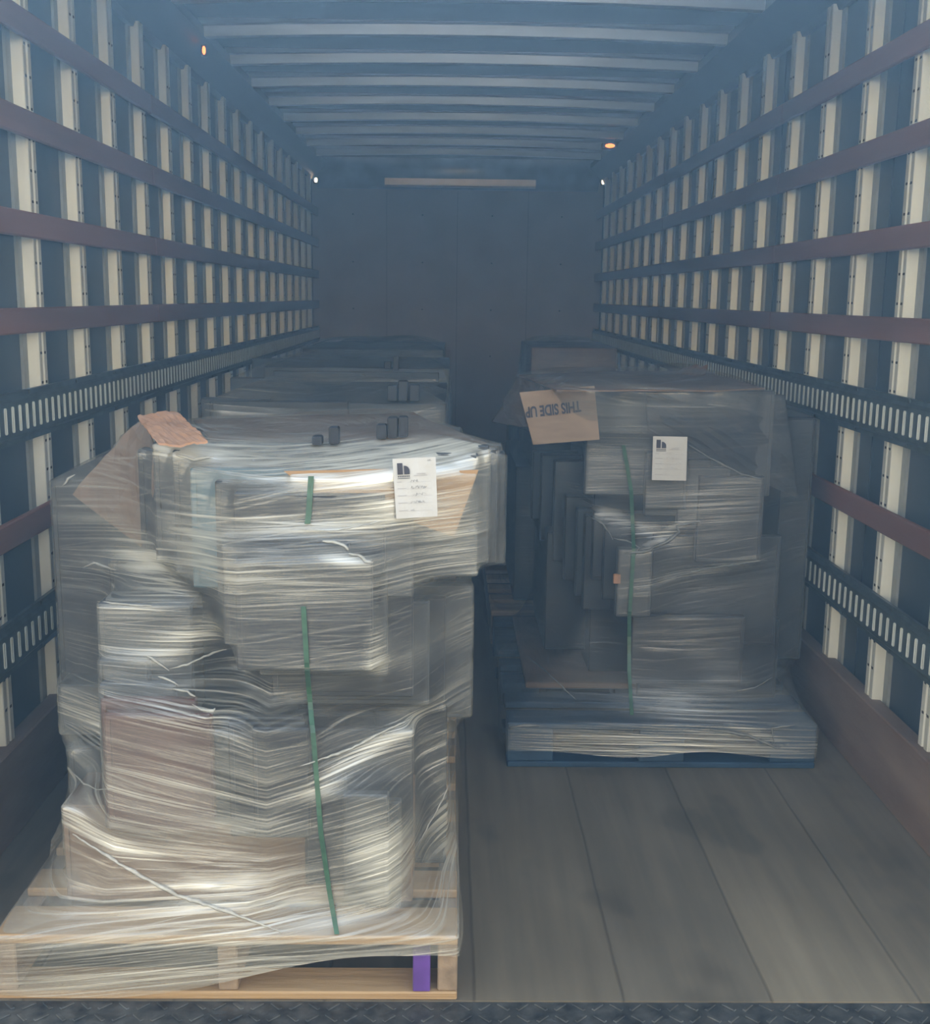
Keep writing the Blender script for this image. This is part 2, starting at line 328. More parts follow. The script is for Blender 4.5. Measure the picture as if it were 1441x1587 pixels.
def sheet(load, pts, m, label, cat, name, th=.004, n=10, crumple=0, group=None, reg_=True):
    """bilinear sheet of real thickness through four corner points, optionally crumpled"""
    bm = bmesh.new(); P = [Vector(p) for p in pts]; g = []
    nn = (P[1]-P[0]).cross(P[3]-P[0]).normalized()
    if nn.y > 0 and abs(nn.y) > .2: nn = -nn
    rs = random.Random(hash(label) % 1 + len(label))
    off = {}
    for i in range(n+1):
        row = []
        for j in range(n+1):
            u, v = i/n, j/n
            p = (P[0]*(1-u)+P[1]*u)*(1-v) + (P[3]*(1-u)+P[2]*u)*v
            if crumple: p = p + nn*(crumple*(math.sin(u*7+v*5)*.5+math.sin(v*11-u*4)*.3+rs.uniform(-.45, .45)))
            row.append(p)
        g.append(row)
    F_ = [[bm.verts.new(p + nn*th/2) for p in r] for r in g]; K = [[bm.verts.new(p - nn*th/2) for p in r] for r in g]
    for i in range(n):
        for j in range(n):
            bm.faces.new((F_[i][j], F_[i+1][j], F_[i+1][j+1], F_[i][j+1])); bm.faces.new((K[i][j], K[i][j+1], K[i+1][j+1], K[i+1][j]))
    for i in range(n):
        bm.faces.new((F_[i][0], K[i][0], K[i+1][0], F_[i+1][0])); bm.faces.new((F_[i][n], F_[i+1][n], K[i+1][n], K[i][n]))
        bm.faces.new((F_[0][i], F_[0][i+1], K[0][i+1], K[0][i])); bm.faces.new((F_[n][i], K[n][i], K[n][i+1], F_[n][i+1]))
    bmesh.ops.recalc_face_normals(bm, faces=bm.faces)
    o = obj(name, bm, m); tag(o, label, cat, group)
    if reg_: reg(load, o)
    return o
def pallet(load, x0, x1, y0, y1, label, m='wood', mi='woodgrey', group=None, purple=False, block=False):
    t_ = empty('pallet', ((x0+x1)/2, y0, 0)); tag(t_, label, 'pallet', group); w_ = (x1-x0)/2; d = y1-y0
    def bx(nm, lo, hi, mm_, lb=None):
        o = boxo(nm, lo, hi, mm_, t_, .003)
        if lb: o['label'] = lb
        reg(load, o); return o
    nb = 7
    for k in range(nb):
        a = k*(d-.09)/(nb-1); bx('deck_board', (-w_, a, .122), (w_, a+.09 if k else .115, .142), m)
    for k in range(5):
        a = k*(d-.09)/4; bx('bottom_board', (-w_, a, 0), (w_, a+.09, .018), m)
    if not block:
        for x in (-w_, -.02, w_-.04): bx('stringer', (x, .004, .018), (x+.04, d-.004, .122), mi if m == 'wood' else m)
    else:
        for x in (-w_, -.07, w_-.14):
            for y in (0, d/2-.06, d-.12): bx('block', (x, y+.004, .018), (x+.14, y+.12, .122), m)
    if purple: 
        o = boxo('painted_block', (w_-.09, .0, .019), (w_-.055, .08, .1), 'purple', t_, .002); o['label'] = 'purple painted block between the boards'
    return t_
# ---- stretch film: a membrane relaxed over everything on the pallet
def wrap(load, name, label, cx, cy, zb0, ztop, m, nth=300, nv=130, ncap=36, it=160, group=None, zfun=None, hang=None, cap=1.0, wr=.0012, rect=None, warp=None, milk_glare=None):
    bpy.context.view_layer.update()
    V, Fc = [], []
    for o in OBST[load]:
        b = len(V); mw = o.matrix_world; V += [mw @ v.co for v in o.data.vertices]; Fc += [[b+i for i in p.vertices] for p in o.data.polygons]
    bvh = BVHTree.FromPolygons(V, Fc)
    nr = nv + ncap; th = np.linspace(0, 2*np.pi, nth, endpoint=False) + np.pi/2
    O3 = np.zeros((nr, nth, 3)); D3 = np.zeros((nr, nth, 3)); R = np.zeros((nr, nth))
    for i in range(nr):
        ph = 0 if i < nv else (i-nv+1)/ncap*math.pi/2*cap
        for j in range(nth):
            zb = zb0 if zfun is None else zfun(math.cos(th[j]), math.sin(th[j]))
            z = zb + (ztop-zb)*(min(i, nv-1)/(nv-1))
            O3[i, j] = (cx, cy, z); D3[i, j] = (math.cos(th[j])*math.cos(ph), math.sin(th[j])*math.cos(ph), math.sin(ph))
            o = Vector(O3[i, j]); d = Vector(D3[i, j]); h = bvh.ray_cast(o + d*2.0, -d, 2.0)
            R[i, j] = (2.0 - h[3]) if h[0] is not None else .0
            if rect and z < .143:
                dx, dy = d.x, d.y; R[i, j] = min(((rect[1] if dx > 0 else rect[0])-cx)/dx if abs(dx) > 1e-6 else 9, ((rect[3] if dy > 0 else rect[2])-cy)/dy if abs(dy) > 1e-6 else 9)
    if rect:   # the lower turns slope out from the cartons to the pallet's edge
        zz = O3[:, 0, 2] if zfun is None else O3[..., 2].mean(1)
        i0 = int(np.argmax(zz > .143)); i1 = int(np.argmax(zz > .44)); rp = R[max(0, i0-1)].copy(); top = np.maximum(R[i1], .3)
        for i in range(i0, i1):
            t_ = (zz[i]-zz[i0-1])/(zz[i1]-zz[i0-1]); q = (1-t_)**1.9; R[i] = np.maximum(R[i], rp*q + top*(1-q)*.96)
    hit = R + .004; R = hit.copy()
    R[R < .06] = .3*0 + .06
    base = R.copy()
    for k in range(it):
        P = O3 + D3*R[..., None]
        A = (np.roll(P, 1, 1) + np.roll(P, -1, 1))*.5
        Vv = A.copy(); Vv[1:-1] = (P[:-2] + P[2:])*.5
        Q = .6*A + .4*Vv; Q[0] = A[0]; Q[-1] = P[-2].mean(0)
        r = ((Q - O3)*D3).sum(-1); R = np.maximum(base, r)
    # wrinkles: long shallow ridges that run round the load
    ii, jj = np.mgrid[0:nr, 0:nth]
    amp = np.zeros((nr, nth))
    for _ in range(26):
        sl = rng.uniform(-.22, .22); kz = rng.uniform(.25, 1.1); ph = rng.uniform(0, 6.28); kk = int(rng.integers(-3, 4))
        amp += np.sin(ii*kz + kk*2*np.pi*jj/nth*3 + ph + 1.5*np.sin(2*np.pi*jj/nth*int(rng.integers(1, 4)) + ph))*rng.uniform(.3, 1)
    slack = np.clip((R - hit)/.03, .25, 1)
    R = R + wr*np.maximum(amp/2.2, 0)*slack*np.where(ii < nr-6, 1, .2)
    P = O3 + D3*R[..., None]
    me = bpy.data.meshes.new(name); verts = P.reshape(-1, 3).tolist(); faces = []; 
    for i in range(nr-1):
        for j in range(nth): faces.append((i*nth+j, i*nth+(j+1) % nth, (i+1)*nth+(j+1) % nth, (i+1)*nth+j))
    if cap >= 1: faces.append([(nr-1)*nth+j for j in range(nth)])
    me.from_pydata(verts, [], faces); uvl = me.uv_layers.new(name='UVMap')
    arc = np.zeros(nth+1); arc[1:] = np.cumsum(np.full(nth, 2*np.pi*.62/nth))
    rowz = np.zeros(nr); rowz[:nv] = zb0 + (ztop-zb0)*np.arange(nv)/(nv-1); rowz[nv:] = ztop + .45*np.arange(1, ncap+1)/ncap
    ofs = rng.uniform(0, 20)
    uvs = []
    WP = np.zeros((nr, nth)) if warp is None else warp(P[..., 0], P[..., 2])
    MG = np.zeros((nr, nth)) if milk_glare is None else milk_glare(P[..., 0], P[..., 1], P[..., 2])
    ca = me.attributes.new('milk_glare', 'FLOAT', 'POINT'); ca.data.foreach_set('value', MG.reshape(-1).astype(np.float32))
    zz = np.where(np.arange(nr)[:, None] < nv, P[..., 2], rowz[:, None] - rowz[nv-1] + P[nv-1, :, 2][None]) - WP
    for i in range(nr-1):
        for j in range(nth):
            j2 = (j+1) % nth; uvs += [arc[j]+ofs, zz[i, j]+ofs, arc[j+1]+ofs, zz[i, j2]+ofs, arc[j+1]+ofs, zz[i+1, j2]+ofs, arc[j]+ofs, zz[i+1, j]+ofs]
    if cap >= 1: uvs += [0.0]*(2*nth)
    uvl.data.foreach_set('uv', uvs)
    me.materials.append(M[m]); me.polygons.foreach_set('use_smooth', [True]*len(me.polygons))
    o = bpy.data.objects.new(name, me); COL.objects.link(o); tag(o, label, 'stretch film', group)
    fb = BVHTree.FromPolygons([Vector(v) for v in verts], [f_ for f_ in faces[:len(faces)-(1 if cap >= 1 else 0)]])
    return o, fb
def on_film(fb, px, py, lift=.003):
    d = ray(px, py).normalized(); h = fb.ray_cast(CO, d)
    return (h[0] - d*lift, h[1]) if h[0] is not None else (None, None)
def strap(name, fb, pts, wpx, m, label, lift=.004):
    bm = bmesh.new(); rows = []
    P = []
    for (a, b) in zip(pts[:-1], pts[1:]):
        n = max(2, int(abs(b[1]-a[1])/12))
        P += [(a[0]+(b[0]-a[0])*i/n, a[1]+(b[1]-a[1])*i/n) for i in range(n)]
    P.append(pts[-1]); W3 = []
    for p in P:
        q, _ = on_film(fb, p[0], p[1], lift)
        if q is not None: W3.append(q)
    # the strap is taut: keep it from dipping into dents
    ys = [q.y for q in W3]
    for _ in range(3): ys = [min(ys[i], (ys[max(0, i-1)]+ys[min(len(ys)-1, i+1)])/2) for i in range(len(ys))]
    for i, q in enumerate(W3):
        q = q + (q-CO)*((ys[i]-q.y)/(q.y-CO.y)); hw = wpx/2*(q.y+CY)/F
        rows.append([bm.verts.new(q+Vector((s*hw, dy, 0))) for s, dy in ((-1, 0), (1, 0), (1, .0012), (-1, .0012))])
    for a, b in zip(rows[:-1], rows[1:]):
        for k in range(4): bm.faces.new((a[k], a[(k+1) % 4], b[(k+1) % 4], b[k]))
    bm.faces.new(rows[0]); bm.faces.new(rows[-1][::-1])
    bmesh.ops.recalc_face_normals(bm, faces=bm.faces)
    return tag(obj(name, bm, m), label, 'strap')
def paper_label(fb, quad, label, dark, squig):
    """paper sheet taped to the film: quad is (tl, tr, br, bl) in photo pixels on the plane of the load's front"""
    P = []
    for q in quad:
        h, _ = on_film(fb, *q, 0); P.append(h)
    Y = min(p.y for p in P) - .006
    P = [aty(q[0], q[1], Y) for q in quad]
    t_ = empty('paper_label', tuple(P[3])); tag(t_, label, 'label'); o0 = P[3]
    U = P[2]-P[3]; V = P[0]-P[3]; W2 = P[1]-P[2]
    def at(u, v, k=0): return U*u + (V*(1-u)+W2*u)*v + Vector((0, -k, 0))
    bm = bmesh.new(); n = 10; f_ = []; b_ = []
    for i in range(n+1):
        f_.append([bm.verts.new(at(i/n, j/n, .0004+.0012*math.sin(i*.9)*math.sin(j*.8))) for j in range(n+1)]); b_.append([bm.verts.new(at(i/n, j/n, -.0004+.0012*math.sin(i*.9)*math.sin(j*.8))) for j in range(n+1)])
    for i in range(n):
        for j in range(n): bm.faces.new((f_[i][j], f_[i+1][j], f_[i+1][j+1], f_[i][j+1])); bm.faces.new((b_[i][j], b_[i][j+1], b_[i+1][j+1], b_[i+1][j]))
    for i in range(n):
        bm.faces.new((f_[i][0], b_[i][0], b_[i+1][0], f_[i+1][0])); bm.faces.new((f_[i][n], f_[i+1][n], b_[i+1][n], b_[i][n])); bm.faces.new((f_[0][i], f_[0][i+1], b_[0][i+1], b_[0][i])); bm.faces.new((f_[n][i], b_[n][i], b_[n][i+1], f_[n][i+1]))
    obj('paper', bm, 'paper', t_)
    def poly(bm, pts, k=.0026):
        bm.faces.new([bm.verts.new(at(u, v, k)) for u, v in pts])
    bm = bmesh.new()
    poly(bm, [(.10, .735), (.225, .735), (.225, .925), (.10, .925)])
    poly(bm, [(.255, .735), (.385, .735), (.385, .80), (.375, .83), (.35, .855), (.31, .875), (.255, .88)])
    poly(bm, [(.10, .665), (.385, .665), (.385, .675), (.10, .675)])
    for k in range(7): poly(bm, [(.105+k*.041, .692), (.13+k*.041, .692), (.13+k*.041, .715), (.105+k*.041, .715)])
    g = obj('printed_logo', bm, 'ink', t_)
    bm = bmesh.new(); rs = random.Random(dark)
    for v in (.60, .49, .37, .25, .12):
        poly(bm, [(.30, v-.003), (.88, v-.003), (.88, v), (.30, v)])
        for k in range(6 if v < .58 else 3):
            u = .08+k*.036; poly(bm, [(u, v+.004), (u+.026, v+.004), (u+.026, v+.018), (u, v+.018)])
    for k in range(9): poly(bm, [(.48+k*.035, .70), (.505+k*.035, .70), (.505+k*.035, .715), (.48+k*.035, .715)])
    for k in range(6): poly(bm, [(.55+k*.035, .73), (.575+k*.035, .73), (.575+k*.035, .745), (.55+k*.035, .745)])
    obj('printed_lines', bm, 'inkl', t_)
    for (u0, u1, v) in squig:
        bm = bmesh.new()
        u = u0; pv = v+.01
        while u < u1:
            nv_ = v + rs.uniform(-.005, .05); nu = u + rs.uniform(.010, .024)
            poly(bm, [(u, pv), (u+.006, pv), (nu+.006, nv_), (nu, nv_)], .0027); u, pv = nu, nv_
        obj('handwriting', bm, 'ink' if dark else 'inkl', t_)
    return t_
ORD = ['nearest', 'second', 'third', 'fourth', 'fifth', 'sixth', 'seventh', 'eighth']
# ================= front left load =================
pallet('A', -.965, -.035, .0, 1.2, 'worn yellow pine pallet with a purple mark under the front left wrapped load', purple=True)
gA = 'flat cartons in the front left wrapped load'
def core(load, lo, hi, m, label, group, cat='carton', name='flat_carton', rot=0):
    bm = bmesh.new(); c = ((lo[0]+hi[0])/2, lo[1], 0); panel(bm, (lo[0]-c[0], 0, lo[2]), (hi[0]-c[0], hi[1]-lo[1], hi[2]))
    o = obj(name, bm, m); o.location = c; o.rotation_euler.z = rot; tag(o, label, cat, group); return reg(load, o)
core('A', (-.80, .33, .40), (-.10, 1.05, .84), 'core', 'big black carton in the middle of the front left load', gA, name='carton')
core('A', (-.72, .30, .845), (-.03, .80, 1.085), 'panel', 'black carton lying across the top of the front left load', gA, name='carton')
core('A', (-.86, .13, .145), (-.13, 1.1, .36), 'carddark', 'brown cardboard box low on the yellow pine pallet', gA, name='carton')
TL = [(240, 688, 757, 872, .205, 'panel2'), (270, 700, 740, 892, .175, 'panel2'), (297, 727, 540, 912, .145, 'panel3'), (335, 747, 640, 925, .115, 'panel2'), (363, 765, 596, 938, .085, 'panel')]
for k, (a, b, c, d, Y, m) in enumerate(TL):
    lab = {0: 'tall grey flat carton, leftmost of the stepped fan at the top of the front load', 1: 'grey flat carton, second from left in the top fan of the front load', 2: 'pale blue flat carton in the top left fan of the front load', 3: 'narrow grey flat carton right of the pale blue one', 4: 'dark flat carton, foremost and lowest step of the top fan'}[k]
    slab('A', a, b, c, d, Y, .026, m, lab, gA)
for k, (a, b, c, d, Y) in enumerate([(560, 694, 770, 872, .30), (560, 702, 782, 874, .40), (560, 690, 776, 868, .50)]):
    slab('A', a, b, c, d, Y, .05, 'panel2', ['grey flat carton just behind the top right corner of the front load', 'grey flat carton jutting furthest right at the top of the front load', 'grey flat carton deep behind the top right corner of the front load'][k], gA)
MR = [(345, 842, 541, 1000, .060, 'panel'), (365, 868, 577, 1040, .040, 'panel'), (400, 882, 600, 1048, .085, 'panel2'), (420, 908, 640, 1080, .13, 'panel'), (440, 932, 665, 1092, .18, 'panel2'), (460, 925, 690, 1102, .235, 'panel'), (480, 905, 731, 1112, .31, 'panel2')]
MR += [(520, 925, 728, 1110, .42, 'panel')]
nm = ['dark flat carton with its left part showing in the middle tier', 'foremost dark flat carton of the middle tier beside the green strap', 'grey flat carton, first step right of the foremost middle carton', 'dark flat carton, second step right in the middle tier', 'grey flat carton, third step right in the middle tier', 'dark flat carton, fourth step right in the middle tier', 'grey flat carton, rightmost of the middle tier steps', 'dark flat carton behind the rightmost middle tier step']
for k, (a, b, c, d, Y, m) in enumerate(MR): slab('A', a, b, c, d, Y, .024, m, nm[k]+' of the front load', gA)
slab('A', 155, 935, 300, 1112, .17, .1, 'panel2', 'grey carton at the left edge of the middle tier of the front load', gA, name='carton')
for k, (a, b, c, d, Y, m) in enumerate([(158, 1022, 235, 1285, .14, 'panel2'), (158, 1060, 275, 1285, .115, 'panel2'), (160, 1084, 306, 1285, .09, 'redbox'), (165, 1106, 330, 1288, .06, 'redbox')]):
    slab('A', a, b, c, d, Y, .024, m, ['grey flat carton, top left step below the front load opening', 'grey flat carton, second step down below the front load opening', 'red-brown flat carton, third step down below the front load opening', 'red-brown flat carton facing out at lower left of the front load'][k], gA)
for k, (a, b, c, d, Y, m) in enumerate([(320, 1112, 470, 1278, .10, 'panel2'), (355, 1120, 476, 1297, .075, 'panel'), (392, 1128, 480, 1299, .05, 'panel'), (470, 1130, 640, 1300, .12, 'panel')]):
    slab('A', a, b, c, d, Y, .022, m, ['grey flat carton right of the red-brown one in the lower tier', 'dark flat carton, second right of the red-brown one in the lower tier', 'dark flat carton, third right of the red-brown one in the lower tier', 'wide dark flat carton behind the green strap in the lower tier'][k], gA)
for k, (a, b, c, d, Y, m) in enumerate([(472, 1205, 536, 1372, .06, 'panel'), (532, 1232, 602, 1404, .04, 'panel2'), (560, 1243, 621, 1408, .065, 'panel2')]):
    slab('A', a, b, c, d, Y, .025, m, ['dark narrow carton left of the green strap near the pallet', 'grey narrow carton right of the green strap near the pallet', 'grey narrow carton at the lower right corner above the pallet'][k], gA)
core('A', (-.22, .30, .145), (-.06, .95, .52), 'panel', 'dark tall carton at the lower right rear of the front load', gA, name='carton')
a_ = aty(97, 760, .5); core('A', (a_.x, .42, .40), (-.62, .95, 1.0), 'panel', 'dark carton bulging at the upper left rear of the front load', gA, name='carton')
core('A', (-.93, .34, .43), (-.78, .9, .55), 'panel2', 'low grey carton sticking out at the left of the front load', gA, name='carton')
core('A', (-.90, .30, .145), (-.70, .9, .42), 'panel2', 'grey carton at the lower left rear of the front load', gA, name='carton')
# cardboard and kraft paper under the film
sheet('A', [aty(222, 650, .41), aty(242, 700, .28), aty(235, 860, .33), aty(110, 765, .40)], 'carddark', 'brown cardboard flap under film at the upper left of the front load', 'cardboard sheet', 'cardboard_sheet', n=8, crumple=.006)
kr = [atz(213, 645, 1.155), atz(275, 638, 1.165), atz(322, 686, 1.15), atz(246, 690, 1.145)]
sheet('A', kr, 'kraft', 'crumpled orange kraft paper at the top left corner of the front load', 'paper', 'kraft_paper', n=14, crumple=.005, reg_=False)
sheet('A', [atz(330, 690, 1.09), atz(755, 690, 1.095), atz(640, 640, 1.10), atz(300, 650, 1.10)], 'carddark', 'brown cardboard sheet covering the top of the front load', 'cardboard sheet', 'cardboard_sheet', n=8, crumple=.003)
sheet('A', [aty(560, 735, .100), aty(741, 728, .160), aty(703, 832, .150), aty(560, 780, .100)], 'card', 'tan cardboard triangle beside the white paper label on the front load', 'cardboard sheet', 'cardboard_sheet', n=6)
sheet('A', [aty(440, 730, .100), aty(630, 726, .100), aty(630, 792, .100), aty(500, 775, .100)], 'card', 'tan cardboard strip left of the white paper label on the front load', 'cardboard sheet', 'cardboard_sheet', n=6)
def zf(c, s):   # ragged lower edge of the film: low on the left, higher on the right
    u = min(1, max(0, (c+.55)/1.0)); return .012 + .092*u*u*(3-2*u) - (.02*max(0, c-.55)/.15 if c > .55 else 0) if s < -.3 else .05
def warpA(x, z):   # how the turns of film run up or down across the front
    zr = np.array([0, .12, .22, .34, .46, .58, .7, .85, 1.0, 1.4]); ar = np.array([.05, .10, .22, .32, .34, .22, .10, .05, .05, .02]); al = np.array([.10, .12, .05, -.12, -.24, -.22, -.05, .10, .03, 0])
    return np.interp(z, zr, ar)*np.maximum(x+.42, 0) + np.interp(z, zr, al)*np.minimum(x+.42, 0)
def blobs(Lst, Y):  # soft spots of film whiteness, most of them painted glare
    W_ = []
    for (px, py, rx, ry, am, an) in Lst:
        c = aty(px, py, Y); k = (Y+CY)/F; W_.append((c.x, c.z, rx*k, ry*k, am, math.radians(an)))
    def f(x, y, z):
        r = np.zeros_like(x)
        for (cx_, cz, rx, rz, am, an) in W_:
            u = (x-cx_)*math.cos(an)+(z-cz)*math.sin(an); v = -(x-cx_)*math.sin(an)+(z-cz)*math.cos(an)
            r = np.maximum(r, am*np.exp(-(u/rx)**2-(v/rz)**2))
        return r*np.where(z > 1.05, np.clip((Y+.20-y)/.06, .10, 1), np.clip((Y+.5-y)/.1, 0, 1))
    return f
milk_glareA = blobs([(330, 712, 120, 22, .8, 0), (560, 725, 210, 32, 1, 3), (640, 705, 120, 18, 1, 4), (480, 812, 200, 14, 1, 2), (600, 790, 60, 34, .8, 8), (190, 905, 75, 36, .95, -20), (420, 905, 160, 40, .35, 0), (270, 1010, 75, 24, .8, 18),  # glare painted on the front, real milkiness over the pallet
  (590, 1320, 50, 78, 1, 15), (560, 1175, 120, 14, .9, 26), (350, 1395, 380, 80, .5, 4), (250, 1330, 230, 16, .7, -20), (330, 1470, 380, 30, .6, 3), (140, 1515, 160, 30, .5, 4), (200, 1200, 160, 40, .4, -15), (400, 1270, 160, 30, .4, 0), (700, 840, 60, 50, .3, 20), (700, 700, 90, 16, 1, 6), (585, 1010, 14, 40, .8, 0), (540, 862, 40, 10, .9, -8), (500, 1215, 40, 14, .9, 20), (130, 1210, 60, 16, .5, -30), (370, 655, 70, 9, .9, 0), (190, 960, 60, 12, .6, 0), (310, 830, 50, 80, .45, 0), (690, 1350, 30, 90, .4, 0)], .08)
fA, bvA = wrap('A', 'stretch_film', 'shiny clear stretch film wrapped around the front left load', -.42, .52, .05, .98, 'film', 460, 230, 56, 260, zfun=zf, rect=(-.965, -.035, .0, 1.2), warp=warpA, milk_glare=milk_glareA)
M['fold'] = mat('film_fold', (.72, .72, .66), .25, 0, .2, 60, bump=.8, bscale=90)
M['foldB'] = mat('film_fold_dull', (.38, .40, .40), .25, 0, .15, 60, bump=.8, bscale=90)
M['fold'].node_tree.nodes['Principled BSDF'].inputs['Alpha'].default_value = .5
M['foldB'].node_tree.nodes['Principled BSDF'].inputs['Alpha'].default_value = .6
def fold(film, fb, pts, wpx, m='fold', lift=.004, tw=.5, seed=1):
    "a thin gathered ridge of film lying along the load"
    rs = random.Random(seed); P = []
    for a, b in zip(pts[:-1], pts[1:]):
        n = max(2, int(math.hypot(b[0]-a[0], b[1]-a[1])/7)); P += [(a[0]+(b[0]-a[0])*i/n, a[1]+(b[1]-a[1])*i/n) for i in range(n)]
    P.append(pts[-1]); bm = bmesh.new(); rows = []; N_ = len(P)
    for i, p in enumerate(P):
        q, nn = on_film(fb, p[0]+rs.uniform(-.8, .8), p[1]+rs.uniform(-.8, .8), lift)
        if q is None: continue
        j = min(i+1, N_-1); k = max(0, i-1); dx, dy = P[j][0]-P[k][0], P[j][1]-P[k][1]; l = math.hypot(dx, dy) or 1
        u = i/(N_-1); hw = wpx/2*(math.sin(math.pi*min(.97, max(.03, u)))**.5)*(1+tw*math.sin(i*.9+seed)*.5)*(q.y+CY)/F
        sd = Vector((-dy/l*-1, 0, -dx/l*-1))*hw*Vector((1, 1, 1)).x; sd = Vector((dy/l, 0, dx/l))*hw
        rows.append([bm.verts.new(q-sd), bm.verts.new(q+Vector((0, -hw*.7, 0))), bm.verts.new(q+sd), bm.verts.new(q+Vector((0, hw*.4, 0)))])
    for a, b in zip(rows[:-1], rows[1:]):
        for k in range(4): bm.faces.new((a[k], a[(k+1) % 4], b[(k+1) % 4], b[k]))
    if rows: bm.faces.new(rows[0]); bm.faces.new(rows[-1][::-1])
    bmesh.ops.recalc_face_normals(bm, faces=bm.faces)
    return obj('film_fold', bm, m, film, True)
for i, (pts, w_) in enumerate([([(228, 1016), (246, 1028), (262, 1040)], 5), ([(244, 1048), (262, 1054), (276, 1062)], 5), ([(270, 1068), (290, 1072), (303, 1080)], 6), ([(298, 1092), (312, 1100), (330, 1102), (334, 1098)], 5), ([(262, 1036), (290, 1030), (330, 1012), (352, 1006)], 4),
    ([(112, 1292), (190, 1342), (275, 1388), (350, 1412), (436, 1444)], 8), ([(466, 1188), (500, 1176), (545, 1160), (590, 1136), (640, 1112)], 5), ([(500, 838), (516, 840), (534, 846), (540, 852)], 7), ([(540, 858), (556, 860), (566, 870), (578, 872)], 7),
    ([(104, 1190), (130, 1214), (150, 1224), (176, 1222)], 3), ([(128, 880), (146, 872), (180, 884)], 4), ([(150, 932), (190, 936), (240, 940)], 4), ([(98, 752), (106, 742), (116, 736)], 4), ([(706, 1190), (690, 1230), (672, 1266), (640, 1320)], 2.5), ([(272, 706), (300, 712), (330, 708)], 6), ([(450, 820), (520, 822), (600, 806)], 3)]):
    fold(fA, bvA, pts, w_, seed=i+1)
strap('strap', bvA, [(482, 738), (478, 800), (476, 812)], 9, 'strap', 'short pale green strap end above the strapping on the front load')
strap('strap', bvA, [(470, 940), (476, 1040), (487, 1160), (497, 1290), (510, 1380), (522, 1448)], 8, 'strap', 'long green plastic strap running down the front left load to the pallet')
for k, (a, b, c, d) in enumerate([(483, 676, 499, 682), (509, 662, 525, 681), (583, 658, 599, 673), (600, 647, 616, 671), (617, 646, 632, 670)]):
    Yb = on_film(bvA, (a+c)/2, d, 0)[0].y - .05
    slab('X', a, b, c, d+8, Yb, .03, 'core', ['lowest black block end poking from the top of the front load', 'lone black block end poking from the middle top of the front load', 'short black block end, left of the three at the top right', 'tall black block end, middle of the three at the top right', 'tall black block end, right of the three at the top right'][k], 'black block ends on top of the front load', name='block_end')
paper_label(bvA, [(608, 711), (675, 708), (678, 800), (614, 804)], 'white paper label with black logo on the front left load', 1, [(.38, .56, .60), (.40, .76, .49), (.44, .72, .37), (.36, .70, .25), (.36, .46, .12), (.80, .90, .93)])
# ================= right load =================
pallet('B', .125, 1.07, 1.19, 2.38, 'blue painted block pallet under the wrapped load on the right', 'blue', 'blue', block=True)
gB = 'flat cartons in the right wrapped load'
core('B', (.42, 1.62, .145), (.98, 2.3, .80), 'core', 'big black carton in the middle of the right load', gB, name='carton')
core('B', (.40, 1.45, .80), (.94, 2.2, 1.12), 'panel', 'black carton across the top of the right load', gB, name='carton')
core('B', (.20, 1.50, .145), (1.02, 2.3, .165), 'carddark', 'flat brown tray lying on the blue pallet', gB, name='carton')
for k, (a, b, c, d, Y, m) in enumerate([(908, 604, 1197, 768, 1.38, 'panel2'), (1000, 700, 1065, 790, 1.345, 'panel2'), (1000, 712, 1100, 800, 1.36, 'panel2'), (1050, 724, 1130, 820, 1.35, 'panel2'), (1080, 738, 1182, 872, 1.34, 'panel'), (918, 794, 1180, 900, 1.44, 'panel'), (955, 850, 1010, 956, 1.32, 'panel2'), (1008, 830, 1206, 1000, 1.40, 'panel'), (935, 815, 1100, 930, 1.41, 'panel'), (977, 955, 1152, 1060, 1.34, 'panel'), (990, 958, 1205, 1085, 1.42, 'panel')]):
    slab('B', a, b, c, d, Y, .03, m, ['wide grey flat carton at the top front of the right load', 'small grey carton step just under the right load label', 'grey carton step, second down right of the right load label', 'grey carton step, third down right of the right load label', 'dark carton at the lowest step under the black cover', 'dark carton behind the shiny creases of the right load', 'narrow grey carton with an orange mark at the left of the right load', 'wide dark carton in the middle right of the right load', 'dark carton, second step left in the middle of the right load', 'dark carton with its corner above the blue pallet', 'wide dark carton behind the lowest right load carton'][k], gB)
for k, (a, b, c, d, Y) in enumerate([(825, 700, 905, 805, 1.95), (838, 705, 910, 838, 1.85), (858, 715, 915, 870, 1.74), (875, 770, 925, 900, 1.64), (893, 790, 940, 925, 1.55), (905, 800, 950, 945, 1.48)]):
    slab('B', a, b, c, d, Y, .05, 'panel' if k % 2 else 'panel2', ORD[5-k].replace('nearest', 'nearest') + ' dark carton from the front in the left side fan of the right load', gB)
core('B', (1.0, 1.5, .25), (1.10, 2.2, 1.05), 'panel', 'dark upright carton along the right edge of the right load', gB, name='carton')
core('B', (.28, 1.75, .20), (.50, 2.3, .62), 'core', 'black carton low at the left of the right load', gB, name='carton')
sheet('B', [aty(1000, 607, 1.352), aty(1215, 612, 1.39), aty(1236, 772, 1.40), aty(1004, 668, 1.335)], 'blackfilm', 'black plastic cover draped over the top right of the right load', 'cover', 'plastic_cover', n=12, crumple=.006)
sheet('B', [atz(862, 606, 1.15), atz(1185, 604, 1.15), atz(1090, 574, 1.14), atz(800, 580, 1.14)], 'carddark', 'brown cardboard sheet covering the top of the right load', 'cardboard sheet', 'cardboard_sheet', n=8, crumple=.004)
sheet('B', [aty(800, 583, 2.0), aty(860, 606, 1.5), aty(840, 665, 1.6), aty(765, 655, 2.0)], 'carddark', 'brown cardboard flap folded down the left side of the right load', 'cardboard sheet', 'cardboard_sheet', n=8, crumple=.01)
